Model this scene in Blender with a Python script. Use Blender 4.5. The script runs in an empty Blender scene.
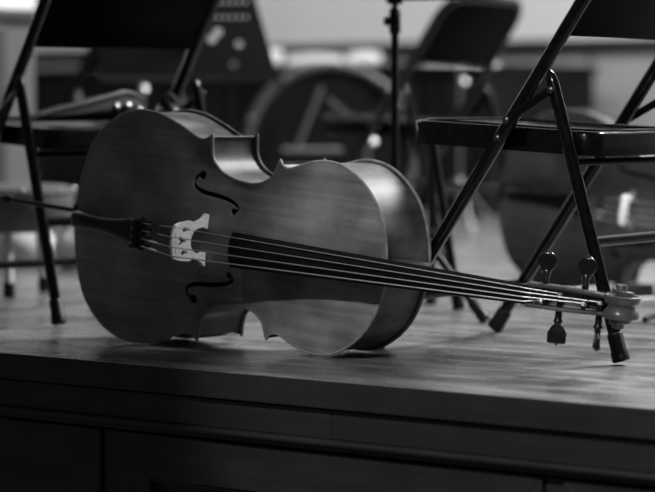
import bpy, bmesh, math, random
from mathutils import Vector, Matrix
from mathutils.geometry import tessellate_polygon
random.seed(7)
scene = bpy.context.scene
COL = scene.collection

# ---------------------------------------------------------------- camera
CAM_H, F_PX, PITCH = 0.44338, 2528.877, 0.05409
cam_data = bpy.data.cameras.new('camera')
cam_data.sensor_fit = 'HORIZONTAL'
cam_data.sensor_width = 36.0
cam_data.lens = 36.0 * F_PX / 655.0
cam_data.clip_end = 100
cam_data.dof.use_dof = True
cam_data.dof.focus_distance = 4.38
cam_data.dof.aperture_fstop = 2.9
cam = bpy.data.objects.new('camera', cam_data)
COL.objects.link(cam)
cam.location = (0, 0, CAM_H)
cam.rotation_euler = (math.pi / 2 - PITCH, 0, 0)
scene.camera = cam

# ---------------------------------------------------------------- colour management, world
scene.view_settings.view_transform = 'Standard'
scene.view_settings.look = 'None'
scene.view_settings.gamma = 1.0
scene.view_settings.use_curve_mapping = False
scene.view_settings.exposure = 0.0
world = bpy.data.worlds.new('world')
scene.world = world
world.use_nodes = True
world.node_tree.nodes['Background'].inputs[0].default_value = (1, 1, 1, 1)
world.node_tree.nodes['Background'].inputs[1].default_value = 0.062

# stage frame: e runs along the stage edge (to the right), p runs into the stage
THS = 0.67561
E_ = Vector((math.cos(THS), -math.sin(THS), 0))
P_ = Vector((math.sin(THS), math.cos(THS), 0))
B_ = Vector((0, 4.11847, 0))
def S(s, q, z=0.0):
    return B_ + E_ * s + P_ * q + Vector((0, 0, z))

def area(name, loc, target, sx, sy, power):
    d = bpy.data.lights.new(name, 'AREA'); d.shape = 'RECTANGLE'
    d.size, d.size_y, d.energy = sx, sy, power
    o = bpy.data.objects.new(name, d); COL.objects.link(o)
    o.location = loc
    o.rotation_euler = (Vector(target) - Vector(loc)).to_track_quat('-Z', 'Y').to_euler()
    return o
def spot(name, loc, target, power, angle, blend, radius):
    d = bpy.data.lights.new(name, 'SPOT'); d.energy = power
    d.spot_size = math.radians(angle); d.spot_blend = blend; d.shadow_soft_size = radius
    o = bpy.data.objects.new(name, d); COL.objects.link(o)
    o.location = loc
    o.rotation_euler = (Vector(target) - Vector(loc)).to_track_quat('-Z', 'Y').to_euler()
    return o

# rows of stage lamps hung above the stage, a wash on the shell, a front spot, two added fills
area('stage_wash', S(0.6, 4.3, 3.5), S(-1.0, 1.4, 0), 1.4, 0.6, 590)
area('shell_wash', S(-4.0, 3.2, 4.0), S(-4.0, 6.2, 0.8), 7.0, 0.8, 130)
spot('front_spot', (-0.95, 0.9, 2.95), (0.60, 4.0, 0.15), 530, 23.6, 0.22, 0.06)
spot('side_spot', (0.75, 3.75, 4.3), (0.72, 4.0, 0.1), 240, 17, 0.8, 0.10)
spot('bridge_fill_spot', (2.15, 2.72, 3.3), (-0.20, 4.62, 0.26), 330, 4.6, 0.9, 0.05)  # made-up narrow fill, added only to brighten the bridge
spot('rear_fill_spot', S(0.3, 0.9, 4.4), S(-2.0, 3.6, 0.1), 150, 44, 0.5, 0.10)  # added fill that lifts the dim things on the rear stage
spot('back_spot', S(1.6, 5.6, 4.2), S(-0.3, 0.8, 0.2), 150, 40, 0.6, 0.08)

# ---------------------------------------------------------------- materials
def new_mat(name):
    m = bpy.data.materials.new(name); m.use_nodes = True
    nt = m.node_tree
    return m, nt, nt.nodes['Principled BSDF']
def g(v):
    return (v, v, v, 1)
def plain(name, v, rough=0.5, metal=0.0, var=0.15, scale=30.0, coat=0.0, bump=0.0, rough_var=0.0, spec=0.5):
    m, nt, b = new_mat(name)
    tc = nt.nodes.new('ShaderNodeTexCoord')
    n = nt.nodes.new('ShaderNodeTexNoise'); n.inputs['Scale'].default_value = scale; n.inputs['Detail'].default_value = 5
    nt.links.new(tc.outputs['Object'], n.inputs['Vector'])
    r = nt.nodes.new('ShaderNodeValToRGB')
    r.color_ramp.elements[0].position = 0.3; r.color_ramp.elements[1].position = 0.7
    r.color_ramp.elements[0].color = g(v * (1 - var)); r.color_ramp.elements[1].color = g(v * (1 + var))
    nt.links.new(n.outputs['Fac'], r.inputs['Fac']); nt.links.new(r.outputs['Color'], b.inputs['Base Color'])
    b.inputs['Roughness'].default_value = rough; b.inputs['Metallic'].default_value = metal
    b.inputs['Coat Weight'].default_value = coat; b.inputs['Coat Roughness'].default_value = 0.12
    b.inputs['Specular IOR Level'].default_value = spec
    if rough_var:
        mr = nt.nodes.new('ShaderNodeMapRange')
        mr.inputs['To Min'].default_value = max(0.02, rough - rough_var); mr.inputs['To Max'].default_value = rough + rough_var
        nt.links.new(n.outputs['Fac'], mr.inputs['Value']); nt.links.new(mr.outputs['Result'], b.inputs['Roughness'])
    if bump:
        bp = nt.nodes.new('ShaderNodeBump'); bp.inputs['Strength'].default_value = bump; bp.inputs['Distance'].default_value = 0.002
        nt.links.new(n.outputs['Fac'], bp.inputs['Height']); nt.links.new(bp.outputs['Normal'], b.inputs['Normal'])
    return m

def wood(name, v, rough=0.3, stretch=(3, 60, 60), contrast=0.35, coat=0.3, blotch=0.3, scale=1.0, bump=0.05, spec=0.4):
    """wood: grain stretched along the object's X, plus cloudy wear"""
    m, nt, b = new_mat(name)
    tc = nt.nodes.new('ShaderNodeTexCoord')
    mp = nt.nodes.new('ShaderNodeMapping'); mp.inputs['Scale'].default_value = [s * scale for s in stretch]
    nt.links.new(tc.outputs['Object'], mp.inputs['Vector'])
    n = nt.nodes.new('ShaderNodeTexNoise'); n.inputs['Scale'].default_value = 1.0; n.inputs['Detail'].default_value = 6; n.inputs['Roughness'].default_value = 0.6
    nt.links.new(mp.outputs['Vector'], n.inputs['Vector'])
    n2 = nt.nodes.new('ShaderNodeTexNoise'); n2.inputs['Scale'].default_value = 9.0 * scale; n2.inputs['Detail'].default_value = 4
    nt.links.new(tc.outputs['Object'], n2.inputs['Vector'])
    r1 = nt.nodes.new('ShaderNodeMapRange'); r1.inputs['From Min'].default_value = 0.3; r1.inputs['From Max'].default_value = 0.7
    r1.inputs['To Min'].default_value = 1 - contrast; r1.inputs['To Max'].default_value = 1 + contrast
    nt.links.new(n.outputs['Fac'], r1.inputs['Value'])
    r2 = nt.nodes.new('ShaderNodeMapRange'); r2.inputs['From Min'].default_value = 0.3; r2.inputs['From Max'].default_value = 0.7
    r2.inputs['To Min'].default_value = 1 - blotch; r2.inputs['To Max'].default_value = 1 + blotch
    nt.links.new(n2.outputs['Fac'], r2.inputs['Value'])
    mu = nt.nodes.new('ShaderNodeMath'); mu.operation = 'MULTIPLY'
    nt.links.new(r1.outputs['Result'], mu.inputs[0]); nt.links.new(r2.outputs['Result'], mu.inputs[1])
    mv = nt.nodes.new('ShaderNodeMath'); mv.operation = 'MULTIPLY'; mv.inputs[1].default_value = v
    nt.links.new(mu.outputs[0], mv.inputs[0])
    nt.links.new(mv.outputs[0], b.inputs['Base Color'])
    b.inputs['Specular IOR Level'].default_value = spec
    b.inputs['Roughness'].default_value = rough
    b.inputs['Coat Weight'].default_value = coat; b.inputs['Coat Roughness'].default_value = 0.15
    if bump:
        bp = nt.nodes.new('ShaderNodeBump'); bp.inputs['Strength'].default_value = bump; bp.inputs['Distance'].default_value = 0.001
        nt.links.new(n.outputs['Fac'], bp.inputs['Height']); nt.links.new(bp.outputs['Normal'], b.inputs['Normal'])
    return m

M = {}
M['spruce'] = wood('spruce_varnish', 0.155, 0.40, (4, 90, 20), 0.28, 0.2, 0.5)
M['rib_maple'] = wood('rib_varnish', 0.085, 0.50, (30, 14, 5), 0.55, 0.0, 0.8, spec=0.14, bump=0.4)
M['maple'] = wood('maple_varnish', 0.065, 0.33, (40, 18, 5), 0.5, 0.3, 0.6)
M['edge'] = plain('worn_plate_edge', 0.19, 0.35, 0, 0.4, 40)
M['ebony'] = plain('ebony', 0.004, 0.35, 0, 0.2, 40, spec=0.25)
M['ebony_gloss'] = plain('polished_ebony', 0.006, 0.2, 0, 0.2, 40)
M['bridge'] = plain('pale_maple', 0.85, 0.45, 0, 0.12, 120)
M['steel'] = plain('string_steel', 0.9, 0.4, 1.0, 0.05, 50)
M['dark_steel'] = plain('dark_steel', 0.04, 0.3, 1.0, 0.15, 50)
M['chair'] = plain('black_enamel', 0.0015, 0.25, 0, 0.3, 60, rough_var=0.03, spec=0.01)
M['chair_worn'] = plain('worn_black_enamel', 0.003, 0.17, 0, 0.5, 90, rough_var=0.06, spec=0.25)
M['rung'] = plain('rung_enamel', 0.003, 0.2, 0, 0.3, 60, spec=0.09)
M['rubber'] = plain('black_rubber', 0.004, 0.45, 0, 0.2, 60, spec=0.25)
M['bolt'] = plain('bolt_steel', 0.10, 0.35, 1.0, 0.1, 60)
M['stand'] = plain('stand_black', 0.003, 0.45, 0, 0.2, 60, spec=0.2)
M['chrome'] = plain('chrome', 0.4, 0.3, 1.0, 0.05, 30)
M['paper'] = plain('white_paper', 0.75, 0.7, 0, 0.05, 10)
M['wall_white'] = plain('white_shell_paint', 0.78, 0.6, 0, 0.03, 2)
M['wall_grey'] = plain('grey_panel_paint', 0.36, 0.5, 0, 0.1, 3)
M['ledge'] = plain('dark_ledge_wood', 0.03, 0.45, 0, 0.2, 10)
M['riser'] = plain('black_riser_skirt', 0.010, 0.9, 0, 0.3, 8, spec=0.05)
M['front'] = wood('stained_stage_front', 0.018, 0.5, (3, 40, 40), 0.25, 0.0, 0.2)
M['cloth'] = plain('grey_cushion', 0.06, 0.75, 0, 0.2, 15)
M['bag'] = plain('pale_canvas', 0.6, 0.8, 0, 0.25, 12, bump=0.3)
M['lath'] = plain('pale_wood', 0.45, 0.5, 0, 0.15, 20)
M['drumskin'] = plain('dark_drum_head', 0.006, 0.8, 0, 0.2, 8, spec=0.1)
M['drumhoop'] = plain('hoop_lacquer', 0.06, 0.4, 0, 0.15, 20)
M['flat_grey'] = plain('dull_grey_paint', 0.10, 0.6, 0, 0.12, 3, spec=0.2)
M['bag_black'] = plain('black_nylon', 0.006, 0.7, 0, 0.3, 40, spec=0.15)
M['strap_grey'] = plain('grey_webbing', 0.09, 0.6, 0, 0.2, 60, spec=0.2)
M['grey_metal'] = plain('light_grey_metal', 0.12, 0.4, 0.2, 0.1, 20)

# stage floor: worn painted boards with a dull gloss
m, nt, b = new_mat('stage_floor_paint')
tc = nt.nodes.new('ShaderNodeTexCoord')
mp = nt.nodes.new('ShaderNodeMapping'); mp.inputs['Scale'].default_value = (1.3, 7.0, 1.0)
nt.links.new(tc.outputs['Object'], mp.inputs['Vector'])
n1 = nt.nodes.new('ShaderNodeTexNoise'); n1.inputs['Scale'].default_value = 2.2; n1.inputs['Detail'].default_value = 8; n1.inputs['Roughness'].default_value = 0.6
nt.links.new(mp.outputs['Vector'], n1.inputs['Vector'])
n2 = nt.nodes.new('ShaderNodeTexNoise'); n2.inputs['Scale'].default_value = 6.0; n2.inputs['Detail'].default_value = 6
nt.links.new(tc.outputs['Object'], n2.inputs['Vector'])
cr = nt.nodes.new('ShaderNodeValToRGB')
cr.color_ramp.elements[0].position = 0.36; cr.color_ramp.elements[0].color = g(0.065)
cr.color_ramp.elements[1].position = 0.66; cr.color_ramp.elements[1].color = g(0.25)
nt.links.new(n1.outputs['Fac'], cr.inputs['Fac']); nt.links.new(cr.outputs['Color'], b.inputs['Base Color'])
mr = nt.nodes.new('ShaderNodeMapRange'); mr.inputs['From Min'].default_value = 0.3; mr.inputs['From Max'].default_value = 0.7
mr.inputs['To Min'].default_value = 0.14; mr.inputs['To Max'].default_value = 0.40
nt.links.new(n2.outputs['Fac'], mr.inputs['Value']); nt.links.new(mr.outputs['Result'], b.inputs['Roughness'])
bp = nt.nodes.new('ShaderNodeBump'); bp.inputs['Strength'].default_value = 0.2; bp.inputs['Distance'].default_value = 0.004
nt.links.new(n1.outputs['Fac'], bp.inputs['Height']); nt.links.new(bp.outputs['Normal'], b.inputs['Normal'])
M['floor'] = m

# ---------------------------------------------------------------- mesh helpers
def fill2d(loops):
    if len(loops) == 1:
        return tessellate_polygon([[Vector((p[0], p[1], 0)) for p in loops[0]]])
    bm = bmesh.new(); vi = []; es = []
    for l in loops:
        vs = [bm.verts.new((p[0], p[1], 0)) for p in l]
        for i in range(len(vs)): es.append(bm.edges.new((vs[i], vs[(i + 1) % len(vs)])))
    bm.verts.index_update()
    bmesh.ops.triangle_fill(bm, use_beauty=True, use_dissolve=False, edges=es)
    out = [tuple(v.index for v in f.verts) for f in bm.faces]
    bm.free()
    return out
class MB:
    """collects shapes, links them as ONE mesh object"""
    def __init__(self): self.v = []; self.f = []
    def add(self, vs, fs):
        o = len(self.v); self.v += [Vector(x) for x in vs]; self.f += [[i + o for i in f] for f in fs]; return self
    def box(self, lo, hi, xf=None):
        x0, y0, z0 = lo; x1, y1, z1 = hi
        vs = [Vector(c) for c in ((x0,y0,z0),(x1,y0,z0),(x1,y1,z0),(x0,y1,z0),(x0,y0,z1),(x1,y0,z1),(x1,y1,z1),(x0,y1,z1))]
        if xf: vs = [xf(c) for c in vs]
        return self.add(vs, [(0,3,2,1),(4,5,6,7),(0,1,5,4),(1,2,6,5),(2,3,7,6),(3,0,4,7)])
    def tube(self, pts, rad, segs=12, closed=False, flat=1.0):
        pts = [Vector(p) for p in pts]; n = len(pts)
        rads = rad if isinstance(rad, (list, tuple)) else [rad] * n
        tang = []
        for i in range(n):
            a = pts[(i - 1) % n] if (closed or i > 0) else pts[i]
            c = pts[(i + 1) % n] if (closed or i < n - 1) else pts[i]
            t = (c - a); tang.append(t.normalized() if t.length > 1e-9 else Vector((0, 0, 1)))
        ref = Vector((0, 0, 1)) if abs(tang[0].z) < 0.9 else Vector((1, 0, 0))
        nv = (ref - tang[0] * ref.dot(tang[0])).normalized()
        vs, fs = [], []
        for i in range(n):
            nv = (nv - tang[i] * nv.dot(tang[i])).normalized(); bv = tang[i].cross(nv)
            for k in range(segs):
                a = 2 * math.pi * k / segs
                vs.append(pts[i] + (nv * math.cos(a) + bv * math.sin(a) * flat) * rads[i])
        for i in range(n if closed else n - 1):
            j = (i + 1) % n
            for k in range(segs):
                l = (k + 1) % segs
                fs.append((i * segs + k, i * segs + l, j * segs + l, j * segs + k))
        if not closed:
            fs.append(tuple(range(segs - 1, -1, -1))); fs.append(tuple((n - 1) * segs + k for k in range(segs)))
        return self.add(vs, fs)
    def loft(self, rings, cap=True):
        n = len(rings[0]); vs = [p for r in rings for p in r]; fs = []
        for i in range(len(rings) - 1):
            for k in range(n):
                l = (k + 1) % n
                fs.append((i * n + k, i * n + l, (i + 1) * n + l, (i + 1) * n + k))
        if cap:
            fs.append(tuple(range(n - 1, -1, -1))); fs.append(tuple((len(rings) - 1) * n + k for k in range(n)))
        return self.add(vs, fs)
    def prism(self, loops, fn, h0, h1):
        """loops: outer 2-D loop and holes; fn(a, b, h) -> point"""
        flat = [p for l in loops for p in l]; n = len(flat)
        tris = fill2d(loops)
        vs = [fn(p[0], p[1], h0) for p in flat] + [fn(p[0], p[1], h1) for p in flat]
        fs = [(t[2], t[1], t[0]) for t in tris] + [(t[0] + n, t[1] + n, t[2] + n) for t in tris]
        o = 0
        for l in loops:
            k = len(l)
            for i in range(k):
                j = (i + 1) % k
                fs.append((o + i, o + j, o + j + n, o + i + n))
            o += k
        return self.add(vs, fs)
    def lathe(self, prof, org, axis, segs=16, flat=1.0):
        """prof: (radius, height) along axis"""
        axis = Vector(axis).normalized(); org = Vector(org)
        ref = Vector((0, 0, 1)) if abs(axis.z) < 0.9 else Vector((1, 0, 0))
        a1 = (ref - axis * ref.dot(axis)).normalized(); a2 = axis.cross(a1)
        rings = [[org + axis * h + (a1 * math.cos(2*math.pi*k/segs) + a2 * math.sin(2*math.pi*k/segs) * flat) * r for k in range(segs)] for r, h in prof]
        return self.loft(rings)
    def build(self, name, mat, parent=None, smooth=True, angle=40, bevel=0.0):
        me = bpy.data.meshes.new(name)
        me.from_pydata(self.v, [], self.f)
        bm = bmesh.new(); bm.from_mesh(me)
        bmesh.ops.recalc_face_normals(bm, faces=bm.faces)
        if bevel:
            es = [e for e in bm.edges if len(e.link_faces) == 2 and e.calc_face_angle(0) > math.radians(50)]
            bmesh.ops.bevel(bm, geom=es, offset=bevel, segments=2, affect='EDGES', profile=0.5)
        for f in bm.faces: f.smooth = smooth
        if smooth:
            for e in bm.edges:
                if len(e.link_faces) == 2 and e.calc_face_angle(0) > math.radians(angle): e.smooth = False
        bm.to_mesh(me); bm.free()
        me.materials.append(M[mat])
        o = bpy.data.objects.new(name, me); COL.objects.link(o)
        if parent: o.parent = parent
        return o

def tag(o, label, cat, group=None):
    o['label'] = label; o['category'] = cat
    if group: o['group'] = group
    return o
def empty(name, loc=(0, 0, 0), rz=0.0):
    o = bpy.data.objects.new(name, None); o.empty_display_size = 0.1
    COL.objects.link(o); o.location = loc; o.rotation_euler = (0, 0, rz)
    return o
def kids(o): return [c for c in bpy.data.objects if c.parent == o]
def copy_tree(o, parent=None):
    c = o.copy(); COL.objects.link(c); c.parent = parent
    for ch in kids(o): copy_tree(ch, c)
    return c
def catmull(pts, n=4, closed=False):
    out = []; m_ = len(pts)
    P = [Vector(p) for p in pts]
    rng = m_ if closed else m_ - 1
    for i in range(rng):
        p1, p2 = P[i], P[(i + 1) % m_]
        p0 = P[(i - 1) % m_] if (closed or i > 0) else p1 * 2 - p2
        p3 = P[(i + 2) % m_] if (closed or i + 2 < m_) else p2 * 2 - p1
        for k in range(n):
            t = k / n
            out.append(0.5 * ((2*p1) + (p2-p0)*t + (2*p0-5*p1+4*p2-p3)*t*t + (3*p1-p0-3*p2+p3)*t**3))
    if not closed: out.append(P[-1])
    return out

# ---------------------------------------------------------------- setting
def SB(mb, s0, s1, q0, q1, z0, z1):          # box in stage coordinates
    return mb.box((s0, q0, z0), (s1, q1, z1), lambda c: S(c.x, c.y, c.z))
STAGE_ROT = -THS
def stage_obj(name, boxes, mat, parent=None, bevel=0.0):
    """boxes in stage-local coordinates; the object is turned to the stage"""
    mb = MB()
    for b0 in boxes: mb.box((b0[0], b0[2], b0[4]), (b0[1], b0[3], b0[5]))
    o = mb.build(name, mat, parent, smooth=False, bevel=bevel)
    if not parent:
        o.location = B_; o.rotation_euler = (0, 0, STAGE_ROT)
    return o

floor = stage_obj('floor', [(-12, 8, -0.001, 6.3, -0.002, 0.0)], 'floor', bevel=0.0006)
floor['kind'] = 'structure'; floor['label'] = 'worn grey stage floor with a dull sheen'

# stage front (apron): nosing strip is the slab above; fascia boards, moulding, framed panels below
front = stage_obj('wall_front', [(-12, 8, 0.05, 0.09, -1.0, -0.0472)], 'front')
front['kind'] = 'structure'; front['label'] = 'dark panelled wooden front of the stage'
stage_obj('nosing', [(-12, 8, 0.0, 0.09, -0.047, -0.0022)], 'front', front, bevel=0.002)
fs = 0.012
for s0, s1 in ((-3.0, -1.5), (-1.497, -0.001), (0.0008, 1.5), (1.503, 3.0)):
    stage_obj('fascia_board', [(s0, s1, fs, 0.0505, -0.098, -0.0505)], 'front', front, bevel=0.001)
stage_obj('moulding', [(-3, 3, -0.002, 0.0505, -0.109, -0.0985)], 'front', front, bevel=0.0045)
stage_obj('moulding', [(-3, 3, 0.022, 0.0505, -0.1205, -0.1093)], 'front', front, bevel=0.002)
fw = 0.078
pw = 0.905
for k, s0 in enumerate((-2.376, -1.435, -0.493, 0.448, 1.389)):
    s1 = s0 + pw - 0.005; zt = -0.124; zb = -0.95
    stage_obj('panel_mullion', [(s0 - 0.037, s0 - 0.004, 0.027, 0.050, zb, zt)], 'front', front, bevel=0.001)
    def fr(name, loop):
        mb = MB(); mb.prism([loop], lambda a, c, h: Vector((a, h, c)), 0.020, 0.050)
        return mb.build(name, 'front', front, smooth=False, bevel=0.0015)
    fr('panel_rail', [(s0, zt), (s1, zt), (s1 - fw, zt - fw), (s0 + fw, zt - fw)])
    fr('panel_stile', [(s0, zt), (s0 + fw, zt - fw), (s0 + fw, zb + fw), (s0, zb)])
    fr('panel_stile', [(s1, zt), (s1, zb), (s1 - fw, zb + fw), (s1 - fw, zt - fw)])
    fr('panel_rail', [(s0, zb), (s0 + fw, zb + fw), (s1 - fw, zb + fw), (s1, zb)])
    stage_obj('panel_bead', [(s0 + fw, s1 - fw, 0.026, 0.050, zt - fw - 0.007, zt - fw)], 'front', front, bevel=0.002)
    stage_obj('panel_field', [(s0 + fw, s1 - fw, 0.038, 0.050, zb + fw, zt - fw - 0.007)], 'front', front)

# shell behind the stage
wb = stage_obj('wall_back', [(-14, 6, 6.25, 6.35, 0, 5.0)], 'wall_white')
wb['kind'] = 'structure'; wb['label'] = 'pale shell wall behind the stage'
stage_obj('ledge', [(-14, 6, 6.19, 6.2499, 0.705, 0.752)], 'ledge', wb, bevel=0.004)
x = -8.0
while x < 5.5:
    stage_obj('wainscot_panel', [(x, x + 0.88, 6.22, 6.2499, 0.012, 0.702)], 'wall_grey', wb, bevel=0.006)
    x += 0.9

# ---------------------------------------------------------------- cello (local: x along the body towards the scroll, y across, z out of the front plate; metres)
SEC_A = [(0,0),(0,22),(3.5,50),(9,79),(15.5,102),(23,125),(36,150.5),(54,172),(74,189),(98,204),(123,213.5),(150,218.5),(177,218),(200,215.3),(222,209),(250,199.5),(273,190),(292,182.5),(307,180.5),(319,185),(327.5,191.5)]
SEC_B = [(327.5,191.5),(328,178),(329.6,162),(333,150),(341,139),(358,126),(391,116),(428,113),(455,118),(475,130.5),(484.5,147),(488.5,158),(490.5,163.5)]
SEC_C = [(490.5,163.5),(499,153),(516,150),(543,160),(570,168.5),(596,172.5),(628,170),(658.5,159),(689,138),(714.5,110),(731,78),(740.5,47),(745,22),(746,0)]
def sec(pts, n): return [(p.x, p.y) for p in catmull([(a, b, 0) for a, b in pts], n)]
HALF = sec(SEC_A, 4)[:-1] + sec(SEC_B, 4)[:-1] + sec(SEC_C, 4)          # (u, half width) along one side
def full_outline(inset=0.0):
    pts = [Vector((u, v)) for u, v in HALF] + [Vector((u, -v)) for u, v in reversed(HALF[1:-1])]
    if inset:
        n = len(pts); out = []
        for i in range(n):
            t = pts[(i + 1) % n] - pts[(i - 1) % n]
            t = t.normalized() if t.length > 1e-6 else Vector((0, 1))
            nn = Vector((t.y, -t.x))
            out.append(pts[i] + nn * inset)
        # keep the inset inside: the loop runs (bottom -> +v side -> top -> -v side)
        return out
    return pts
def lerp_tab(tab, x):
    if x <= tab[0][0]: return tab[0][1]
    for (a, b), (c, d) in zip(tab, tab[1:]):
        if x <= c:
            t = (x - a) / (c - a); t = t * t * (3 - 2 * t)
            return b + (d - b) * t
    return tab[-1][1]
HS = [(0,60),(40,150),(150,216),(240,198),(330,142),(428,110),(510,140),(600,170),(690,135),(735,70),(746,30)]
def arch(u, v, H):
    hs = lerp_tab(HS, u)
    t = min(1.0, abs(v) / (hs * 0.97))
    a = max(0.0, math.sin(math.pi * min(1, max(0, (u + 4) / 754)))) ** 0.55
    c = (0.5 + 0.5 * math.cos(math.pi * t)) ** 0.85
    return H * a * c
def plate(name, mat, parent, z_edge, H, sign, thick=4.5):
    """arched plate with recurved margin: stations along the body x columns across"""
    mb = MB(); NC = 28
    st = []
    for u, hw in HALF:
        if hw > 10 and (not st or u > st[-1][0] + 0.12): st.append((u, hw))
    top, bot = [], []
    for u, hw in st:
        row_t, row_b = [], []
        for k in range(NC + 1):
            t = -1 + 2 * k / NC
            v = hw * math.sin(t * math.pi / 2) if False else hw * t
            h = arch(u, v, H)
            row_t.append(Vector((u, v, z_edge + sign * h)) / 1000)
            row_b.append(Vector((u, v, z_edge + sign * (h - thick))) / 1000)
        top.append(row_t); bot.append(row_b)
    n = NC + 1; R = len(st)
    vs = [p for r in top for p in r] + [p for r in bot for p in r]; o = R * n; fs = []
    for i in range(R - 1):
        for k in range(NC):
            a = i * n + k
            fs.append((a, a + 1, a + n + 1, a + n)); fs.append((o + a, o + a + n, o + a + n + 1, o + a + 1))
        a = i * n
        fs.append((a, a + n, o + a + n, o + a)); a += NC
        fs.append((a, o + a, o + a + n, a + n))
    for k in range(NC):
        fs.append((k, o + k, o + k + 1, k + 1)); a = (R - 1) * n + k
        fs.append((a, a + 1, o + a + 1, o + a))
    mb.add(vs, fs)
    return mb.build(name, mat, parent, angle=50)

def mm(*p): return Vector(p) / 1000

def f_hole_loop(side):
    c = [(313,118),(306,114),(300,104),(304,93.5),(321,86.5),(340,84),(357,82.5),(375,80),(392,76),(406,70),(411,63.5),(404,57)]
    w = [5, 6, 6.5, 7.0, 8.2, 8.8, 9.0, 8.6, 7.6, 6, 5, 4]
    C = catmull([(a, b, 0) for a, b in c], 3); Wd = catmull([(a, 0, 0) for a in w], 3)
    l, r = [], []
    for i, p in enumerate(C):
        t = (C[min(i + 1, len(C) - 1)] - C[max(i - 1, 0)]).normalized(); nn = Vector((-t.y, t.x, 0)); h = Wd[i].x / 2
        l.append(p + nn * h); r.append(p - nn * h)
    return [(p.x, p.y * side) for p in l + r[::-1]]

def make_cello():
    root = empty('cello')
    top = plate('front_plate', 'spruce', root, 0, 24, 1)
    # real f-holes cut through the plate
    cutters = []
    for side in (1, -1):
        mb = MB(); mb.prism([f_hole_loop(side)], lambda a, c, h: mm(a, c, h), -30, 60); cutters.append(mb.build('cut', 'ebony', None, smooth=False))
        for (cu, cv, cr) in ((314.5, 115.5, 8.5), (403, 58.5, 6.5)):
            mb = MB(); mb.lathe([(cr/1000, -0.03), (cr/1000, 0.06)], mm(cu, cv * side, 0), (0, 0, 1), 20); cutters.append(mb.build('cut', 'ebony', None, smooth=False))
    for c in cutters:
        md = top.modifiers.new('cut', 'BOOLEAN'); md.operation = 'DIFFERENCE'; md.object = c; md.solver = 'EXACT'
    dg = bpy.context.evaluated_depsgraph_get()
    me = bpy.data.meshes.new_from_object(top.evaluated_get(dg))
    top.modifiers.clear(); top.data = me
    me.materials.clear(); me.materials.append(M['spruce'])
    for c in cutters: bpy.data.objects.remove(c)
    # rounded worn edges (closed beads that follow the outline, corners included)
    ol = full_outline()
    MB().tube([mm(p.x, p.y, -2.2) for p in ol], 0.0029, 8, closed=True).build('plate_edge', 'edge', top)
    back = plate('back_plate', 'maple', root, -133, 20, -1)
    MB().tube([mm(p.x, p.y, -130.8) for p in ol], 0.0029, 8, closed=True).build('plate_edge', 'edge', back)
    # ribs, set in from the edge
    il = full_outline(3.5)
    # which way is inside?
    if (il[len(HALF) // 4] - Vector((373, 0))).length > (ol[len(HALF) // 4] - Vector((373, 0))).length: il = full_outline(-3.5)
    mb = MB(); n = len(il)
    vs = []
    for zz in (-4, -129):
        vs += [mm(p.x, p.y, zz) for p in il]
    mb.add(vs, [(i, (i + 1) % n, n + (i + 1) % n, n + i) for i in range(n)])
    mb.build('ribs', 'rib_maple', root, angle=60)
    # bridge
    BU = 348
    half = [(0,66),(9,65),(17,60),(22.5,50),(24.5,38),(24,31),(22,27.5),(21,23.5),(47,21),(48.5,25),(43,30),(39,36),(36,45),(34,52),(29,57),(35,61),(37,68),(36,80),(35,92),(31.5,108),(20,113.5),(10,116),(0,117)]
    loop = half + [(-a, c) for a, c in reversed(half[1:-1])]
    heart = [(0,77),(6,85),(9.5,94),(7,99),(3,97),(0,92.5),(-3,97),(-7,99),(-9.5,94),(-6,85)]
    eyes = [[(s*21 + 5.2*math.cos(t), 81 + 9*math.sin(t)) for t in [2*math.pi*k/10 for k in range(10)]] for s in (1, -1)]
    mb = MB(); mb.prism([loop, heart] + eyes, lambda a, c, h: mm(BU + h * (1.0 - (c - 22) / 95 * 0.6), a, c), -5.5, 5.5)
    mb.build('bridge', 'bridge', root, smooth=False)
    # tailpiece: bell shaped loft
    tp = [(26,9,30,9),(29,14,34,11),(40,16.5,40,12),(70,15,46,12),(110,14,53,11),(150,16,61,10.5),(185,21,69,10),(215,27,75,9.5),(240,30.5,80,9),(250,30.5,82,8),(253,29,82,5)]
    rings = []
    for u, hw, z, hgt in tp:
        rings.append([mm(u, hw * math.cos(t), z + (hgt if math.sin(t) > 0 else 4) * math.sin(t)) for t in [2 * math.pi * k / 20 for k in range(20)]])
    tail = MB().loft(rings).build('tailpiece', 'ebony', root)
    BV = [26.5, 9, -9, -26.5]; TV = [21, 7.5, -7.5, -21]
    for v in TV:
        mb = MB()
        mb.box(mm(231, v - 4.5, 84), mm(255, v + 4.5, 93)); mb.lathe([(0.0045, 0), (0.0055, 0.003), (0.0055, 0.008), (0.004, 0.01)], mm(238, v, 93), (0, 0, 1), 12)
        mb.box(mm(240, v - 3, 66), mm(256, v + 3, 84))
        mb.build('fine_tuner', 'ebony_gloss', tail, smooth=False, bevel=0.0006)
    MB().tube([mm(34, 10, 34), mm(12, 9, 18), mm(-2, 7, 6), mm(-9, 4, -40), mm(-12, 0, -60), mm(-9, -4, -40), mm(-2, -7, 6), mm(12, -9, 18), mm(34, -10, 34)], 0.0025, 8).build('tail_cord', 'ebony', root)
    MB().prism([[(-3, -22), (8, -20), (8, 20), (-3, 22)]], lambda a, c, h: mm(a, c, h), -3, 6).build('saddle', 'ebony', root, smooth=False, bevel=0.001)
    # endpin
    pin = MB().tube([mm(-14, 0, -66), mm(-246, 0, -66)], 0.005, 12).build('endpin', 'dark_steel', root)
    MB().lathe([(0.011, 0), (0.017, 0.003), (0.017, 0.012), (0.011, 0.022), (0.009, 0.026)], mm(3, 0, -66), (-1, 0, 0), 20).build('endpin_collar', 'ebony', pin)
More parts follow.
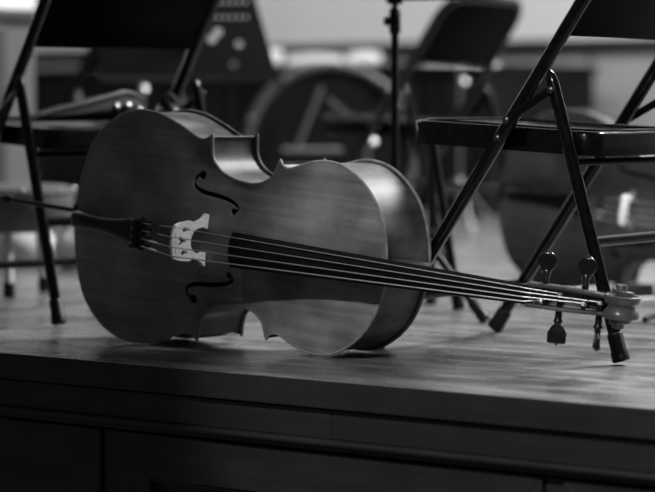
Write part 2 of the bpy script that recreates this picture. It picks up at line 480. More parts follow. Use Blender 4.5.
    MB().lathe([(0.006, 0), (0.0085, 0.003), (0.0085, 0.014), (0.005, 0.022), (0.0015, 0.03)], mm(-242, 0, -66), (-1, 0, 0), 14).build('endpin_tip', 'rubber', pin)
    # strings run bridge -> nut with slope
    NU, NW = 1040, 8.0
    def strw(u): return 117 + (NW - 117) * (u - BU) / (NU - BU)
    NV = [11.5, 4, -4, -11.5]
    # fingerboard: cambered loft
    rings = []
    for i in range(9):
        t = i / 8; u = 462 + (1036 - 462) * t; hw = 32 + (17 - 32) * t; zc = strw(u) - (7.5 - 5.0 * t)
        camb = 9.5 * (1 - t) + 4 * t; th = 9 * (1 - t) + 6 * t
        ring = []
        for k in range(13):
            a = -1 + 2 * k / 12; ring.append(mm(u, hw * a, zc - camb * a * a))
        ring.append(mm(u, -hw * -0.96, zc - camb - th * 0.9)); ring.append(mm(u, 0.5 * hw, zc - camb - th)); ring.append(mm(u, -0.5 * hw, zc - camb - th)); ring.append(mm(u, -hw * 0.96, zc - camb - th * 0.9))
        rings.append(ring)
    MB().loft(rings).build('fingerboard', 'ebony', root, angle=35)
    # neck with heel
    rings = []
    for u, hw, zb in ((742, 17, -133), (752, 17, -131), (757, 17.5, -100), (762, 17.5, -62), (770, 17.5, -30), (782, 17.5, -8), (800, 17, 2), (860, 16.8, 2), (920, 16.5, -4), (980, 16, -12), (1030, 15.5, -22), (1046, 15.5, -30)):
        t = (u - 462) / (1036 - 462); zt = strw(u) - (7.5 - 5.0 * t) - (9.5 * (1 - t) + 4 * t) - 6
        if u < 760: zt -= 3
        ring = []
        for k in range(16):
            a = math.pi * k / 15
            ring.append(mm(u, hw * math.cos(a), zt - (zt - zb) * math.sin(a) ** 0.7))
        rings.append(ring)
    MB().loft(rings).build('neck', 'maple', root, angle=60)
    MB().box(mm(1036.5, -17.5, -6), mm(1043, 17.5, 8)).build('nut', 'ebony_gloss', root, smooth=False, bevel=0.001)
    # pegbox: two cheeks and a floor, tilted back
    def pbw(u): return 3.0 - (u - 1043) * 0.20          # front rim of the pegbox
    for s in (1, -1):
        rings = []
        for u in (1043, 1070, 1100, 1130, 1160, 1180):
            t = (u - 1043) / 137; vo = 20.5 - 3.0 * t + 2.0 * math.sin(math.pi * t); vi = vo - 6.0; zr = pbw(u); zb = zr - 33 - 4 * (1 - t)
            rings.append([mm(u, s * vi, zr), mm(u, s * (vi + 1.5), zr + 1), mm(u, s * (vo - 1.5), zr + 1), mm(u, s * vo, zr - 1), mm(u, s * (vo + 0.6), zr - 14), mm(u, s * (vo - 2), zb), mm(u, s * vi, zb)])
        MB().loft(rings).build('pegbox_cheek', 'maple', root, angle=35)
    rings = []
    for u in (1043, 1090, 1140, 1182):
        t = (u - 1043) / 137; vi = 14.7 - 3.0 * t; zr = pbw(u); zb = zr - 33 - 4 * (1 - t)
        rings.append([mm(u, vi, zb + 8), mm(u, vi, zb), mm(u, 0, zb - 3), mm(u, -vi, zb), mm(u, -vi, zb + 8)])
    MB().loft(rings).build('pegbox_floor', 'maple', root, angle=35)
    # scroll: snail, wider towards the eye
    CU, CW = 1199, -42
    mb = MB(); rings = []; N = 76
    for i in range(N + 1):
        t = i / N; ph = math.radians(-75 + t * 830); r = 29.0 * (1 - t) ** 0.9 + 9.0
        b0 = 17.0 + 3.0 * min(1, t / 0.35) + 14.5 * max(0, (t - 0.38) / 0.62) ** 0.9; ti = min(r - 0.5, 14.5 * (1 - 0.3 * t))
        sn, cs = math.sin(ph), -math.cos(ph)
        def pt(rr, v): return mm(CU + rr * sn, v, CW + rr * cs)
        rings.append([pt(r - ti, b0 - 5.0), pt(r - 4.5, b0 - 3.5), pt(r - 2.6, b0), pt(r - 0.6, b0 - 0.8), pt(r, b0 - 2.6), pt(r - 1.5, b0 * 0.40), pt(r - 7.5, b0 * 0.10), pt(r - 7.5, -b0 * 0.10), pt(r - 1.5, -b0 * 0.40), pt(r, -b0 + 2.6), pt(r - 0.6, -b0 + 0.8), pt(r - 2.6, -b0), pt(r - 4.5, -b0 + 3.5), pt(r - ti, -b0 + 5.0)])
    mb.loft(rings)
    sc = mb.build('scroll', 'maple', root, angle=40)
    MB().lathe([(0.0088, -0.0365), (0.0100, -0.035), (0.0100, 0.035), (0.0088, 0.0365)], mm(CU, 0, CW), (0, 1, 0), 20).build('scroll_eye', 'maple', sc)
    # pegs
    pegs = ((1068, -15, 1, 0.25, 0), (1094, -23, -1, 0.1, 1), (1136, -31, 1, 0.35, 2), (1164, -37, -1, 1.45, 3))
    for u, z, s, rot, k in pegs:
        pg = MB().lathe([(0.0042, -0.019), (0.0056, 0.020), (0.0062, 0.036), (0.0080, 0.0385), (0.0082, 0.0405), (0.0062, 0.0425), (0.0055, 0.048)], mm(u, 0, z), (0, s, 0), 14).build('peg', 'ebony_gloss', root)
        # heart shaped thumb piece, dished on both faces
        rot -= math.atan2(0.614, 0.785)          # face the hall, as the player left them
        rings = []
        for j in range(15):
            h = j / 14; wd = (math.sin(math.pi * min(1, h * 0.93 + 0.07)) ** 0.5) * (13.5 + 4.0 * h) + 1.0
            th = 4.2 - 1.2 * math.sin(math.pi * h) if j < 14 else 1.0
            if j == 14: wd = 6
            if s < 0:      # these two thumb pieces flare towards a flat end
                wd = 6.5 + 9.5 * min(1, h * 2.2) ** 0.7; th = 4.6 - 2.0 * math.sin(math.pi * h) + 1.5 * h
                if j == 14: wd *= 0.86; th *= 0.7
            ring = []
            for q in range(16):
                a = 2 * math.pi * q / 16; cx = wd * math.copysign(abs(math.cos(a)) ** 0.8, math.cos(a)); cz = th * math.copysign(abs(math.sin(a)) ** 0.6, math.sin(a))
                ring.append(mm(u + cx * math.cos(rot) + cz * math.sin(rot), s * ((43 if s > 0 else 45) + 32 * h), z + cx * math.sin(rot) - cz * math.cos(rot)))
            rings.append(ring)
        MB().loft(rings).build('peg_head', 'ebony_gloss', pg, angle=60)
        MB().lathe([(0.0028, 0.0), (0.0022, 0.003)], mm(u, s * (75 if s > 0 else 77), z), (0, s, 0), 10).build('peg_pip', 'bolt', pg)
    # strings last
    order = [1063, 1094, 1136, 1164]; pick = [1, 3, 2, 0]
    for i in range(4):
        pu = order[(1, 3, 2, 0)[i]]; pz = -15 - (pu - 1063) * 0.22 + 5
        r = (0.00075, 0.0009, 0.00105, 0.00125)[i]
        pts = [mm(252, TV[i], 90), mm(BU, BV[i], 118 - BV[i] ** 2 * 0.011), mm(NU, NV[i], NW + 0.9), mm(NU + 4, NV[i] * 0.97, NW - 0.5), mm(pu, NV[i] * 0.7, pz)]
        st_ = MB().tube(pts, r, 8).build('string', 'steel', root, angle=80)
        MB().tube([mm(pu, NV[i] * 0.7 + dv, pz - 5 + 0) + mm(5.8 * math.cos(a), 0, 5.8 * math.sin(a)) for dv, a in [(j * 0.22 - 4, j * 0.7) for j in range(30)]], r, 6).build('winding', 'steel', st_, angle=80)
        w0 = MB().tube([mm(252, TV[i], 90).lerp(mm(BU, BV[i], 118 - BV[i] ** 2 * 0.011), k / 4) for k in (1.2, 2.2)], r * 1.5, 8)
        w0.build('silk_wrap', 'bridge' if i > 1 else 'dark_steel', st_, angle=80)
    return root

def pose(root, origin, yaw, slope, lean, scale=1.0):
    c, s = math.cos(yaw), math.sin(yaw); Z = Vector((0, 0, 1))
    u = Vector((c, -s, 0)); n = Vector((-s, -c, 0))
    u2 = u * math.cos(slope) - Z * math.sin(slope); v2 = u * math.sin(slope) + Z * math.cos(slope)
    v3 = v2 * math.cos(lean) - n * math.sin(lean); n3 = n * math.cos(lean) + v2 * math.sin(lean)
    R = Matrix((u2, v3, n3)).transposed()
    root.rotation_euler = R.to_euler(); root.location = origin; root.scale = (scale,) * 3

cello = make_cello()
pose(cello, (-0.48451, 4.86228, 0.2387), 0.66141, 0.10088, 0.00231)
tag(cello, 'sharp foreground cello lying on its side along the stage edge', 'cello', 'cellos lying on their sides')
cello2 = copy_tree(cello)
tag(cello2, 'blurred cello lying on its side behind the right folding chair', 'cello', 'cellos lying on their sides')
pose(cello2, (0.425, 6.2, 0.2387), 0.45, 0.10088, 0.0)

# ---------------------------------------------------------------- folding chairs (local: x forward, y left, z up)
HWT = 0.2135          # half distance between the side tubes
def main_x(z): return 0.69 * (0.45 - z)
def rear_x(z): return -(0.0858 + 0.288 * (0.45 - z))
def rounded(x0, x1, hw, rf, rb, inset=0.0, n=6):
    out = []
    for cx, cy, r, a0 in ((x1 - rf, hw - rf, rf, 0), (x0 + rb, hw - rb, rb, 90), (x0 + rb, -hw + rb, rb, 180), (x1 - rf, -hw + rf, rf, 270)):
        for k in range(n + 1):
            a = math.radians(a0 + 90 * k / n); rr = max(0.002, r - inset)
            out.append((cx + rr * math.cos(a) + 0, cy + rr * math.sin(a)))
    # order: front-left, back-left, back-right, front-right
    return out
def make_chair():
    root = empty('folding_chair')
    # bent tube frame: front legs, sides and top of the back in one piece
    zt = 0.755; rb = 0.075
    sl = math.hypot(0.69, 1.0)
    pts = []
    def side(sgn):
        p = [Vector((main_x(z), sgn * HWT, z)) for z in (0.012, 0.2, 0.4, 0.6, zt - rb / sl)]
        return p
    left = side(1); right = side(-1)
    ax = Vector((main_x(1) - main_x(0), 0, 1)).normalized()
    corner = []
    base = left[-1]
    for k in range(1, 9):
        a = math.radians(90 * k / 8)
        corner.append(base + ax * rb * math.sin(a) + Vector((0, -rb * (1 - math.cos(a)), 0)))
    top_l = corner[-1]
    rc = [Vector((p.x, -p.y, p.z)) for p in reversed(corner)]
    mid = [top_l.lerp(rc[0], k / 4) - Vector((0.012 * math.sin(math.pi * k / 4), 0, 0)) for k in (1, 2, 3)]
    path = left + corner + mid + rc + list(reversed(right))
    fr = MB().tube(path, 0.0125, 14).build('frame_tube', 'chair_worn', root, angle=60)
    for sgn in (1, -1):
        d = Vector((main_x(0) - main_x(0.2), 0, -0.2)).normalized()
        o = Vector((main_x(0.012), sgn * HWT, 0.012))
        MB().lathe([(0.0132, -0.040), (0.0150, -0.036), (0.0150, -0.012), (0.0165, -0.008), (0.0170, 0.004), (0.014, 0.006)], o - d * 0.0, d, 16).build('foot_cap', 'rubber', root)
    # sheet metal backrest, curved between the tubes
    mb = MB(); rows = []; NZ, NY = 7, 16
    for th in (0.0, 0.004):
        for i in range(NZ):
            z = 0.572 + (0.745 - 0.572) * i / (NZ - 1)
            for k in range(NY + 1):
                t = -1 + 2 * k / NY
                hw = HWT - 0.004
                if z > 0.70: hw -= rb * (1 - math.sqrt(max(0, 1 - ((z - 0.70) / 0.062) ** 2))) * 0.9 if z < 0.762 else 0
                bow = -0.014 * (1 - t * t)
                hem = 0.004 * (1 if i in (0,) else 0)
                rows.append(Vector((main_x(z) + bow - th - hem, hw * t, z)))
    n = NY + 1; o = NZ * n; fs = []
    for i in range(NZ - 1):
        for k in range(NY):
            a = i * n + k; fs.append((a, a + 1, a + n + 1, a + n)); fs.append((o + a, o + a + n, o + a + n + 1, o + a + 1))
        a = i * n; fs.append((a, a + n, o + a + n, o + a)); a += NY; fs.append((a, o + a, o + a + n, a + n))
    for k in range(NY):
        fs.append((k, o + k, o + k + 1, k + 1)); a = (NZ - 1) * n + k; fs.append((a, a + 1, o + a + 1, o + a))
    mb.add(rows, fs); mb.build('backrest', 'chair', root, angle=60)
    # pressed steel seat with skirt and rim
    def sz(x): return 0.403 + (x + 0.14) * (0.424 - 0.403) / 0.377
    def ring(ins, dz):
        base_ = rounded(-0.14 + ins, 0.258 - ins, 0.193 - ins, 0.055, 0.035)
        return [Vector((x, y, sz(x) + dz)) for x, y in base_]
    rings = [ring(0.004, -0.041), ring(0.0, -0.043), ring(0.0, -0.006), ring(0.002, -0.0015), ring(0.006, 0.0), ring(0.016, 0.0), ring(0.02, -0.003), ring(0.05, -0.006)]
    mb = MB(); mb.loft(rings, cap=False); nn = len(rings[0])
    mb.f.append([len(mb.v) - nn + k for k in range(nn)])
    mb.build('seat', 'chair_worn', root, angle=50)
    MB().tube([Vector((x, y, sz(x) + 0.001)) for x, y in rounded(-0.12, 0.238, 0.172, 0.045, 0.03)], 0.0025, 6, closed=True).build('seat_rim', 'chair_worn', root)
    # hinge plates and guides on the seat
    for sgn in (1, -1):
        mb = MB(); mb.box((0.0, sgn * 0.1965 - 0.002, 0.380), (0.05, sgn * 0.1965 + 0.002, 0.408)); mb.build('hinge_plate', 'chair', root, smooth=False, bevel=0.0008)
        for zx, zz, nm in ((0.022, 0.422, 'bolt'), (main_x(0.392) , 0.392, 'bolt')):
            MB().lathe([(0.0065, 0), (0.0065, 0.002), (0.004, 0.0045), (0.001, 0.005)], (zx, sgn * (HWT + 0.0115), zz), (0, sgn, 0), 12).build(nm, 'bolt', root)
        # rear leg
        yr = sgn * (HWT + 0.014)
        leg = MB().tube([(rear_x(0.012), yr, 0.012), (rear_x(0.2), yr, 0.2), (rear_x(0.44), yr, 0.44), (rear_x(0.49), yr, 0.49), (rear_x(0.503), yr, 0.503), (rear_x(0.512), yr, 0.512)], [0.0118, 0.0118, 0.0118, 0.0112, 0.0085, 0.003], 14, flat=0.9).build('rear_leg', 'chair_worn', root, angle=60)
        d = Vector((rear_x(0) - rear_x(0.2), 0, -0.2)).normalized()
        MB().lathe([(0.0125, -0.045), (0.0140, -0.042), (0.0140, -0.014), (0.0156, -0.010), (0.0160, 0.004), (0.013, 0.006)], (rear_x(0.012), yr, 0.012), d, 16).build('foot_cap', 'rubber', leg)
        # link bar
        a = Vector((rear_x(0.477), yr + sgn * 0.0135, 0.477)); b_ = Vector((main_x(0.424), sgn * (HWT + 0.017), 0.424))
        MB().tube([a, a.lerp(b_, 0.5), b_], 0.0075, 8, flat=0.28).build('link_bar', 'chair_worn', root)
        for p in (a, b_):
            MB().lathe([(0.0068, 0), (0.0068, 0.002), (0.004, 0.0045), (0.001, 0.005)], p + Vector((0, sgn * 0.001, 0)), (0, sgn, 0), 12).build('bolt', 'bolt', root)
    MB().tube([(rear_x(0.212), -HWT - 0.012, 0.212), (rear_x(0.212), HWT + 0.012, 0.212)], 0.0095, 12).build('rear_rung', 'rung', root)
    MB().tube([(main_x(0.10) - 0.004, -HWT, 0.10), (main_x(0.10) - 0.004, HWT, 0.10)], 0.0095, 12).build('front_rung', 'rung', root)
    # seat guide rail between the rear legs, just under the seat
    MB().tube([(rear_x(0.385) - 0.012, -HWT, 0.35), (rear_x(0.385) - 0.012, HWT, 0.35)], 0.006, 10).build('seat_rail', 'chair', root)
    return root
def place_chair(o, C, al):
    """C: floor point under the near side tube at seat height; chair faces (-cos al, sin al)"""
    gx = Vector((-math.cos(al), math.sin(al), 0)); lat = Vector((math.sin(al), math.cos(al), 0))
    o.location = Vector((C[0], C[1], 0)) + lat * HWT
    o.rotation_euler = (0, 0, math.atan2(gx.y, gx.x))
CH = 'black steel folding chairs'
chair = make_chair()
place_chair(chair, (0.34187, 4.50087), 0.60361)
tag(chair, 'black steel folding chair standing behind the sharp cello scroll', 'chair', CH)
c2 = copy_tree(chair); place_chair(c2, (-0.672, 5.30), 0.873)
tag(c2, 'black folding chair at the left behind the cello lower body', 'chair', CH)
c3 = copy_tree(chair); place_chair(c3, (0.165, 7.2), 0.60)
tag(c3, 'blurred black folding chair in the middle beyond the microphone stand', 'chair', CH)

# ---------------------------------------------------------------- microphone stand beyond the cello
def stand_leg(mb, a, b_, r): mb.tube([a, b_], r, 10)
ms = empty('microphone_stand', (0.145, 5.46, 0))
tag(ms, 'slim black microphone stand rising behind the cello upper body', 'microphone stand')
MB().tube([(0, 0, 0.16), (0, 0, 0.66)], 0.0085, 14).build('pole', 'stand', ms)
MB().tube([(0, 0, 0.60), (0, 0, 0.80)], 0.0062, 12).build('inner_pole', 'stand', ms)
MB().lathe([(0.010, 0), (0.0125, 0.004), (0.0125, 0.050), (0.009, 0.056)], (0, 0, 0.605), (0, 0, 1), 16).build('clutch', 'stand', ms)
MB().lathe([(0.004, 0), (0.004, 0.006), (0.0095, 0.008), (0.011, 0.014), (0.007, 0.018)], (-0.006, -0.004, 0.632), (-1, -0.3, 0), 14).build('clutch_knob', 'rubber', ms)
MB().lathe([(0.014, 0), (0.0175, 0.004), (0.0175, 0.018), (0.012, 0.024)], (0, 0, 0.668), (0, 0, 1), 16).build('boom_clamp', 'stand', ms)
MB().tube([(-0.02, 0.0, 0.680), (0.42, -0.03, 0.690)], 0.005, 10).build('boom', 'stand', ms)
MB().lathe([(0.016, 0), (0.019, 0.004), (0.019, 0.030), (0.014, 0.036)], (0, 0, 0.235), (0, 0, 1), 16).build('tripod_hub', 'stand', ms)
for tx, ty in ((0.180, -0.225), (-0.28, 0.05), (0.09, 0.27)):
    hub = Vector((0, 0, 0.25)); ft = Vector((tx, ty, 0.010)); dr = (ft - hub).normalized()
    lg = MB().tube([hub, hub.lerp(ft, 0.5), ft], 0.008, 10).build('leg', 'stand', ms)
    MB().lathe([(0.010, -0.05), (0.012, -0.046), (0.0125, 0.004), (0.008, 0.006)], ft, dr, 12).build('foot_cap', 'rubber', lg)

# small A-frame instrument stand between the chairs
ins = empty('instrument_stand', (0.26, 5.60, 0))
tag(ins, 'low black instrument stand leg beyond the cello neck', 'stand')
for a, c in (((-0.028, 0, 0.385), (0.028, -0.06, 0.008)), ((-0.028, 0, 0.385), (-0.02, 0.22, 0.008))):
    lg = MB().tube([a, c], 0.009, 10).build('leg', 'stand', ins)
    dv = (Vector(c) - Vector(a)).normalized()
    MB().lathe([(0.011, -0.05), (0.0135, -0.046), (0.014, 0.003), (0.009, 0.005)], c, dv, 12).build('foot_cap', 'rubber', lg)
MB().tube([(-0.002, -0.035, 0.17), (-0.024, 0.125, 0.17)], 0.006, 8).build('spreader', 'stand', ins)

# ---------------------------------------------------------------- music stand with perforated desk
mst = empty('music_stand', (-0.36, 7.0, 0), 0.0)
tag(mst, 'black music stand with perforated desk beside the left chair back', 'music stand')
def circ(cx, cy, r, n=10): return [(cx + r * math.cos(2 * math.pi * k / n), cy + r * math.sin(2 * math.pi * k / n)) for k in range(n)]
holes = []
for r_ in range(2):
    for k in range(22): holes.append(circ(-0.262 + k * 0.0188, 0.185 + r_ * 0.045, 0.0052, 8))
for (hx, hy, hr) in ((0.055, 0.14, 0.013), (0.115, 0.105, 0.011), (0.10, 0.045, 0.011), (0.04, 0.12, 0.013), (-0.02, 0.07, 0.016), (-0.08, 0.128, 0.013), (-0.14, 0.168, 0.016)):
    holes.append(circ(hx, hy, hr, 12))
desk_t = Matrix.Rotation(math.radians(-20), 3, 'X')
def dk(a, c, h): return Vector((0, 0, 0.525)) + desk_t @ Vector((a, h, c)) + Vector((0.04 * 0, 0, 0))
MB().prism([[(-0.27, 0), (0.225, 0), (0.125, 0.36), (-0.30, 0.36)]] + holes, dk, -0.0012, 0.0012).build('desk', 'stand', mst, smooth=False)
MB().box((-0.27, -0.045, -0.006), (0.225, 0.0, 0.0), lambda c: Vector((0, 0, 0.525)) + desk_t @ c).build('lip', 'stand', mst, smooth=False)
MB().tube([(-0.02, 0.03, 0.03), (-0.02, 0.03, 0.70)], 0.010, 12).build('pole', 'stand', mst)
MB().lathe([(0.013, 0), (0.015, 0.003), (0.015, 0.04), (0.012, 0.045)], (-0.02, 0.03, 0.42), (0, 0, 1), 14).build('collar', 'stand', mst)
for k in range(3):
    a = math.radians(100 + 120 * k)
    MB().tube([(-0.02, 0.03, 0.16), (-0.02 + 0.12 * math.cos(a), 0.03 + 0.12 * math.sin(a), 0.075), (-0.02 + 0.25 * math.cos(a), 0.03 + 0.25 * math.sin(a), 0.008)], 0.008, 10).build('leg', 'stand', mst)

# ---------------------------------------------------------------- dark riser with things on it
riser = empty('riser', S(-5.6, 5.25), STAGE_ROT)
tag(riser, 'low black draped riser along the pale shell wall', 'riser')
MB().box((-5.0, 0.0, 0.595), (2.21, 0.86, 0.63)).build('riser_deck', 'riser', riser, smooth=False, bevel=0.004)
mb = MB(); rows = []
n = 240
for i in range(n + 1):
    xx = -5.0 + 7.2 * i / n; rows.append((xx, 0.012 + 0.012 * math.sin(i * 1.9) * (0.7 + 0.3 * math.sin(i * 0.37))))
vs = [Vector((x_, y_, 0.594)) for x_, y_ in rows] + [Vector((x_, y_ * 1.3, 0.004)) for x_, y_ in rows]
mb.add(vs, [(i, i + 1, n + 2 + i, n + 1 + i) for i in range(n)])
mb.box((2.185, 0.02, 0.004), (2.202, 0.84, 0.594))
mb.build('riser_skirt', 'riser', riser)

def page(name, label, loc, rz, w, h, tilt, mat='paper', cat='sheet music', group='sheet music on the riser', th=0.012):
    o = MB()
    n = 6
    r0 = []
    for k in range(n + 1):
        t = k / n; r0.append((w * (t - 0.5), 0.010 * math.sin(math.pi * t)))
    loop = r0 + [(a, c + th) for a, c in reversed(r0)]
    o.prism([loop], lambda a, c, hh: Vector((a, hh * math.cos(tilt), c + hh * math.sin(tilt))), 0, h)
    ob = o.build(name, mat, None, smooth=False)
    ob.location = loc; ob.rotation_euler = (0, 0, rz)
    return tag(ob, label, cat, group)
page('sheet_music', 'pale sheet music lying on the riser beside the music stand', (-0.25, 10.75, 0.6305), -0.5, 0.10, 0.06, 0.9)
page('sheet_music', 'wide pale sheet music leaning on the riser near the microphone stand', (-0.06, 10.70, 0.6305), -0.45, 0.26, 0.03, 0.9)
page('sheet_music', 'second pale sheet music leaning beside the microphone stand', (0.145, 10.55, 0.6305), -0.4, 0.15, 0.04, 0.9)

# ---------------------------------------------------------------- wing flat at the left
wf = empty('wing_flat', (-1.02, 7.6, 0), 0.70)
tag(wf, 'pale wing flat with grey lower panel at the far left', 'wing flat')
MB().box((-1.2, 0.0, 0.745), (0.17, 0.04, 2.6)).build('upper_panel', 'wall_white', wf, smooth=False, bevel=0.003)
MB().box((-1.2, -0.02, 0.71), (0.18, 0.04, 0.7445)).build('rail', 'ledge', wf, smooth=False, bevel=0.003)
MB().box((-1.2, 0.0, 0.0), (0.17, 0.04, 0.7095)).build('lower_panel', 'flat_grey', wf, smooth=False, bevel=0.003)
MB().box((-0.02, -0.05, 0.0), (0.035, -0.001, 0.69)).build('post', 'ledge', wf, smooth=False, bevel=0.003)

# ---------------------------------------------------------------- chromed wire stands, made up to add glints in the blur
def add_glint_stand(loc, rz, h, label, lean=0.0):
    r0 = empty('glint_stand', loc, rz)
    tag(r0, label, 'music stand', 'chromed wire stands added for glints')
    MB().tube([(0, 0, 0.03), (0, 0, h)], 0.007, 10).build('pole', 'chrome', r0)
    for zz, rr in ((h * 0.62, 0.014), (h * 0.9, 0.015), (h, 0.012)):  # large chrome knobs, added to throw blurred bright discs
        MB().lathe([(0.001, -rr), (rr * 0.6, -rr * 0.8), (rr, 0), (rr * 0.6, rr * 0.8), (0.001, rr)], (0.012, -0.012, zz), (0, 0, 1), 16).build('glint_knob', 'chrome', r0)
    for k in range(3):
        a = math.radians(30 + 120 * k)
        MB().tube([(0, 0, 0.20), (0.20 * math.cos(a), 0.20 * math.sin(a), 0.007)], 0.005, 8).build('leg', 'chrome', r0)
    for sx in (-1, 1):
        MB().tube([(0, 0, h), (sx * 0.13, 0.02, h + 0.10 + lean * sx)], 0.004, 8).build('desk_wire', 'dark_steel', r0)
    MB().tube([(-0.14, -0.02, h), (0.14, -0.02, h)], 0.004, 8).build('glint_bar', 'chrome', r0)  # chrome bar; the low stand's one stands in for a seat's bright sheen
add_glint_stand((0.13, 8.2, 0), 0.4, 0.375, 'low chromed wire stand added for glints in front of the bass drum')
add_glint_stand((-0.58, 7.9, 0), -0.3, 0.56, 'chromed wire stand added for glints under the left chair backrest')
add_glint_stand((0.47, 9.0, 0), 0.2, 0.60, 'chromed wire stand added for glints beside the middle folding chair')

# ---------------------------------------------------------------- bass drum on a tube cradle
bd = empty('bass_drum', (0.01, 8.75, 0), 0.0)
tag(bd, 'dark bass drum standing upright far behind the cello', 'drum')
rd = 0.285; zc = 0.303
MB().lathe([(rd - 0.012, -0.17), (rd - 0.012, 0.17)], (0, 0, zc), (0, 1, 0), 48).build('shell', 'drumskin', bd)
MB().lathe([(rd - 0.016, -0.002), (rd - 0.016, 0.002)], (0, -0.172, zc), (0, 1, 0), 48).build('drum_head', 'drumskin', bd)
for yy in (-0.172, 0.172):
    MB().tube([Vector((rd * math.cos(a), yy, zc + rd * math.sin(a))) for a in [2 * math.pi * k / 48 for k in range(48)]], 0.017, 10, closed=True).build('hoop', 'drumhoop', bd)
for k in range(10):
    a = 2 * math.pi * (k + 0.4) / 10; p = Vector((math.cos(a), 0, math.sin(a)))
    rod = MB().tube([Vector((0, -0.19, zc)) + p * (rd + 0.008), Vector((0, 0.19, zc)) + p * (rd + 0.008)], 0.004, 8).build('tension_rod', 'chrome', bd)
    MB().lathe([(0.010, 0), (0.013, 0.006), (0.009, 0.014), (0.002, 0.016)], Vector((0, -0.186, zc)) + p * (rd + 0.004), (0, -1, 0), 12).build('claw_hook', 'chrome', rod)
MB().tube([(-0.030, -0.26, 0.520), (-0.115, -0.26, 0.31)], 0.009, 10).build('cradle_strut', 'chrome', bd)
MB().tube([(-0.16, -0.26, 0.305), (0.04, -0.26, 0.305)], 0.010, 10).build('cradle_bar', 'grey_metal', bd)
for xx in (-0.16, 0.04):
    MB().tube([(xx, -0.26, 0.305), (xx * 1.2, -0.27, 0.006)], 0.010, 10).build('cradle_leg', 'stand', bd)

# ---------------------------------------------------------------- low stool, bag and laths on the floor
stl = empty('low_stool', (-0.78, 6.05, 0))
tag(stl, 'low grey round cushioned stool with pale legs behind the left chair', 'stool')
MB().lathe([(0.10, 0.150), (0.145, 0.165), (0.168, 0.200), (0.175, 0.235), (0.172, 0.255), (0.155, 0.262), (0.02, 0.264)], (0, 0, 0), (0, 0, 1), 40).build('cushion', 'cloth', stl)
MB().tube([Vector((0.174 * math.cos(a), 0.174 * math.sin(a), 0.246)) for a in [2 * math.pi * k / 40 for k in range(40)]], 0.005, 8, closed=True).build('piping', 'cloth', stl)
for k in range(10):
    a = 2 * math.pi * k / 10 + 0.1
    MB().lathe([(0.006, 0), (0.006, 0.002), (0.003, 0.005), (0.001, 0.006)], (0.172 * math.cos(a), 0.172 * math.sin(a), 0.254), (math.cos(a), math.sin(a), 0.3), 10).build('stud', 'chrome', stl)
for ax_, ay_ in ((0.03, -0.11), (-0.12, 0.05), (0.09, 0.09)):
    lg = MB().tube([(ax_ * 0.9, ay_ * 0.9, 0.155), (ax_, ay_, 0.02)], 0.011, 10).build('leg', 'lath', stl)
    MB().lathe([(0.013, 0), (0.015, 0.004), (0.014, 0.034), (0.012, 0.036)], (ax_, ay_, 0.0), (0, 0, 1), 12).build('foot_cap', 'rubber', lg)

def lump(name, mat, loc, sx, sy, sz_, label, cat, seed, rz=0.0):
    rnd = random.Random(seed); rings = []
    ph = [rnd.uniform(0, 6.28) for _ in range(6)]
    for j in range(11):
        t = j / 10; rr = math.sin(math.pi * (0.12 + 0.84 * t)) ** 0.6
        rings.append([Vector((sx * rr * math.cos(a) * (1 + 0.08 * math.sin(3 * a + ph[0] + 3 * t)), sy * rr * math.sin(a) * (1 + 0.1 * math.sin(2 * a + ph[1])), sz_ * t * (1 + 0.10 * math.sin(3 * a + ph[2])))) for a in [2 * math.pi * k / 24 for k in range(24)]])
    root = empty(name, loc, rz)
    MB().loft(rings).build('body', mat, root)
    MB().tube([(-sx * 0.5, 0, sz_ * 0.9), (-sx * 0.3, 0, sz_ * 1.2), (0, 0, sz_ * 1.3), (sx * 0.3, 0, sz_ * 1.2), (sx * 0.5, 0, sz_ * 0.9)], 0.007, 8).build('handle', 'rubber', root)
    return tag(root, label, cat)
lump('canvas_bag', 'bag', (-0.86, 7.15, 0), 0.09, 0.07, 0.12, 'pale canvas bag on the floor beneath the stool', 'bag', 3)
lump('cloth_bundle', 'bag', (-0.70, 6.95, 0), 0.05, 0.09, 0.11, 'small pale cloth bundle on the floor beside the canvas bag', 'bundle', 5, 0.5)

def lath(a, b_, w, t, label):
    a = Vector((a[0], a[1], 0)); b_ = Vector((b_[0], b_[1], 0)); L = (b_ - a).length; d = (b_ - a)
    o = MB().box((0, -w / 2, 0.0005), (L, w / 2, t)).build('wooden_lath', 'lath', None, smooth=False, bevel=0.002)
    o.location = a; o.rotation_euler = (0, 0, math.atan2(d.y, d.x))
    return tag(o, label, 'wood strip', 'pale laths on the floor')
lath((0.46, 5.72), (0.76, 5.98), 0.04, 0.030, 'pale wooden lath on the floor in front of the blurred cello')
lath((0.62, 5.62), (0.95, 5.80), 0.035, 0.020, 'second pale lath nearest the scroll on the floor')

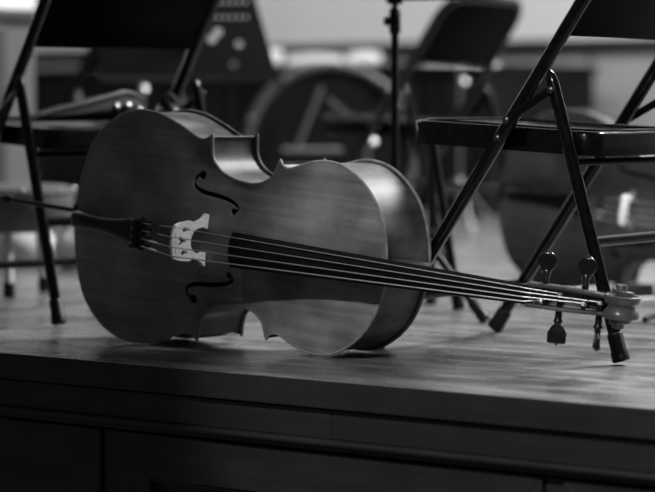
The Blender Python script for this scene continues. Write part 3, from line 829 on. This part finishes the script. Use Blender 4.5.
# cable on the floor at the right
pts = catmull([(0.66, 5.25, 0.006), (0.69, 5.33, 0.006), (0.76, 5.40, 0.006), (0.90, 5.38, 0.006), (1.10, 5.55, 0.006), (1.4, 5.5, 0.006)], 6)
cb = MB().tube(pts, 0.006, 8).build('cable', 'rubber', None)
tag(cb, 'black cable on the floor to the right of the scroll', 'cable')

# ---------------------------------------------------------------- further chairs in the blur
c4 = copy_tree(chair); place_chair(c4, (-0.86, 8.3), 0.75)
tag(c4, 'far blurred folding chair seen under the left chair backrest', 'chair', CH)
LATL = Vector((math.sin(0.873), math.cos(0.873), 0)); GL = Vector((-math.cos(0.873), math.sin(0.873), 0))
def left_seat(lx, ly, z): return Vector((-0.672, 5.30, z)) + LATL * (HWT - ly) + GL * lx
# soft bag slumped on the left seat: elliptical sections along its length
bag = empty('soft_bag', left_seat(0.09, 0.10, 0.4165), math.atan2(LATL.y, LATL.x))
tag(bag, 'soft black bag with grey strap slumped on the left chair seat', 'bag')
rings = []
for t, h, w in ((0.0, 0.006, 0.020), (0.01, 0.012, 0.040), (0.05, 0.024, 0.058), (0.10, 0.036, 0.066), (0.15, 0.047, 0.068), (0.20, 0.058, 0.066), (0.235, 0.061, 0.060), (0.265, 0.054, 0.050), (0.285, 0.040, 0.036), (0.297, 0.020, 0.018)):
    rings.append([Vector((t, w * math.cos(a_), h * 0.5 + h * 0.5 * (abs(math.sin(a_)) ** 0.8) * (1 if math.sin(a_) > 0 else -1))) for a_ in [2 * math.pi * k / 20 for k in range(20)]])
MB().loft(rings).build('body', 'bag_black', bag)
MB().tube(catmull([(0.01, -0.03, 0.014), (0.10, -0.045, 0.036), (0.19, -0.040, 0.057), (0.235, -0.030, 0.064), (0.275, -0.025, 0.052), (0.300, -0.015, 0.020)], 5), 0.0042, 8).build('strap', 'strap_grey', bag)
for t, h in ((0.185, 0.032), (0.215, 0.034), (0.255, 0.024)):
    MB().lathe([(0.007, 0), (0.008, 0.003), (0.005, 0.006), (0.001, 0.007)], (t, -0.064 if t < 0.23 else -0.05, h), (0, -1, 0.2), 12).build('stud', 'chrome', bag)
lump('black_pouch', 'ebony_gloss', left_seat(-0.085, -0.145, 0.402), 0.032, 0.032, 0.055, 'small glossy black pouch on the left chair seat beside the violin', 'pouch', 9, 0.4)
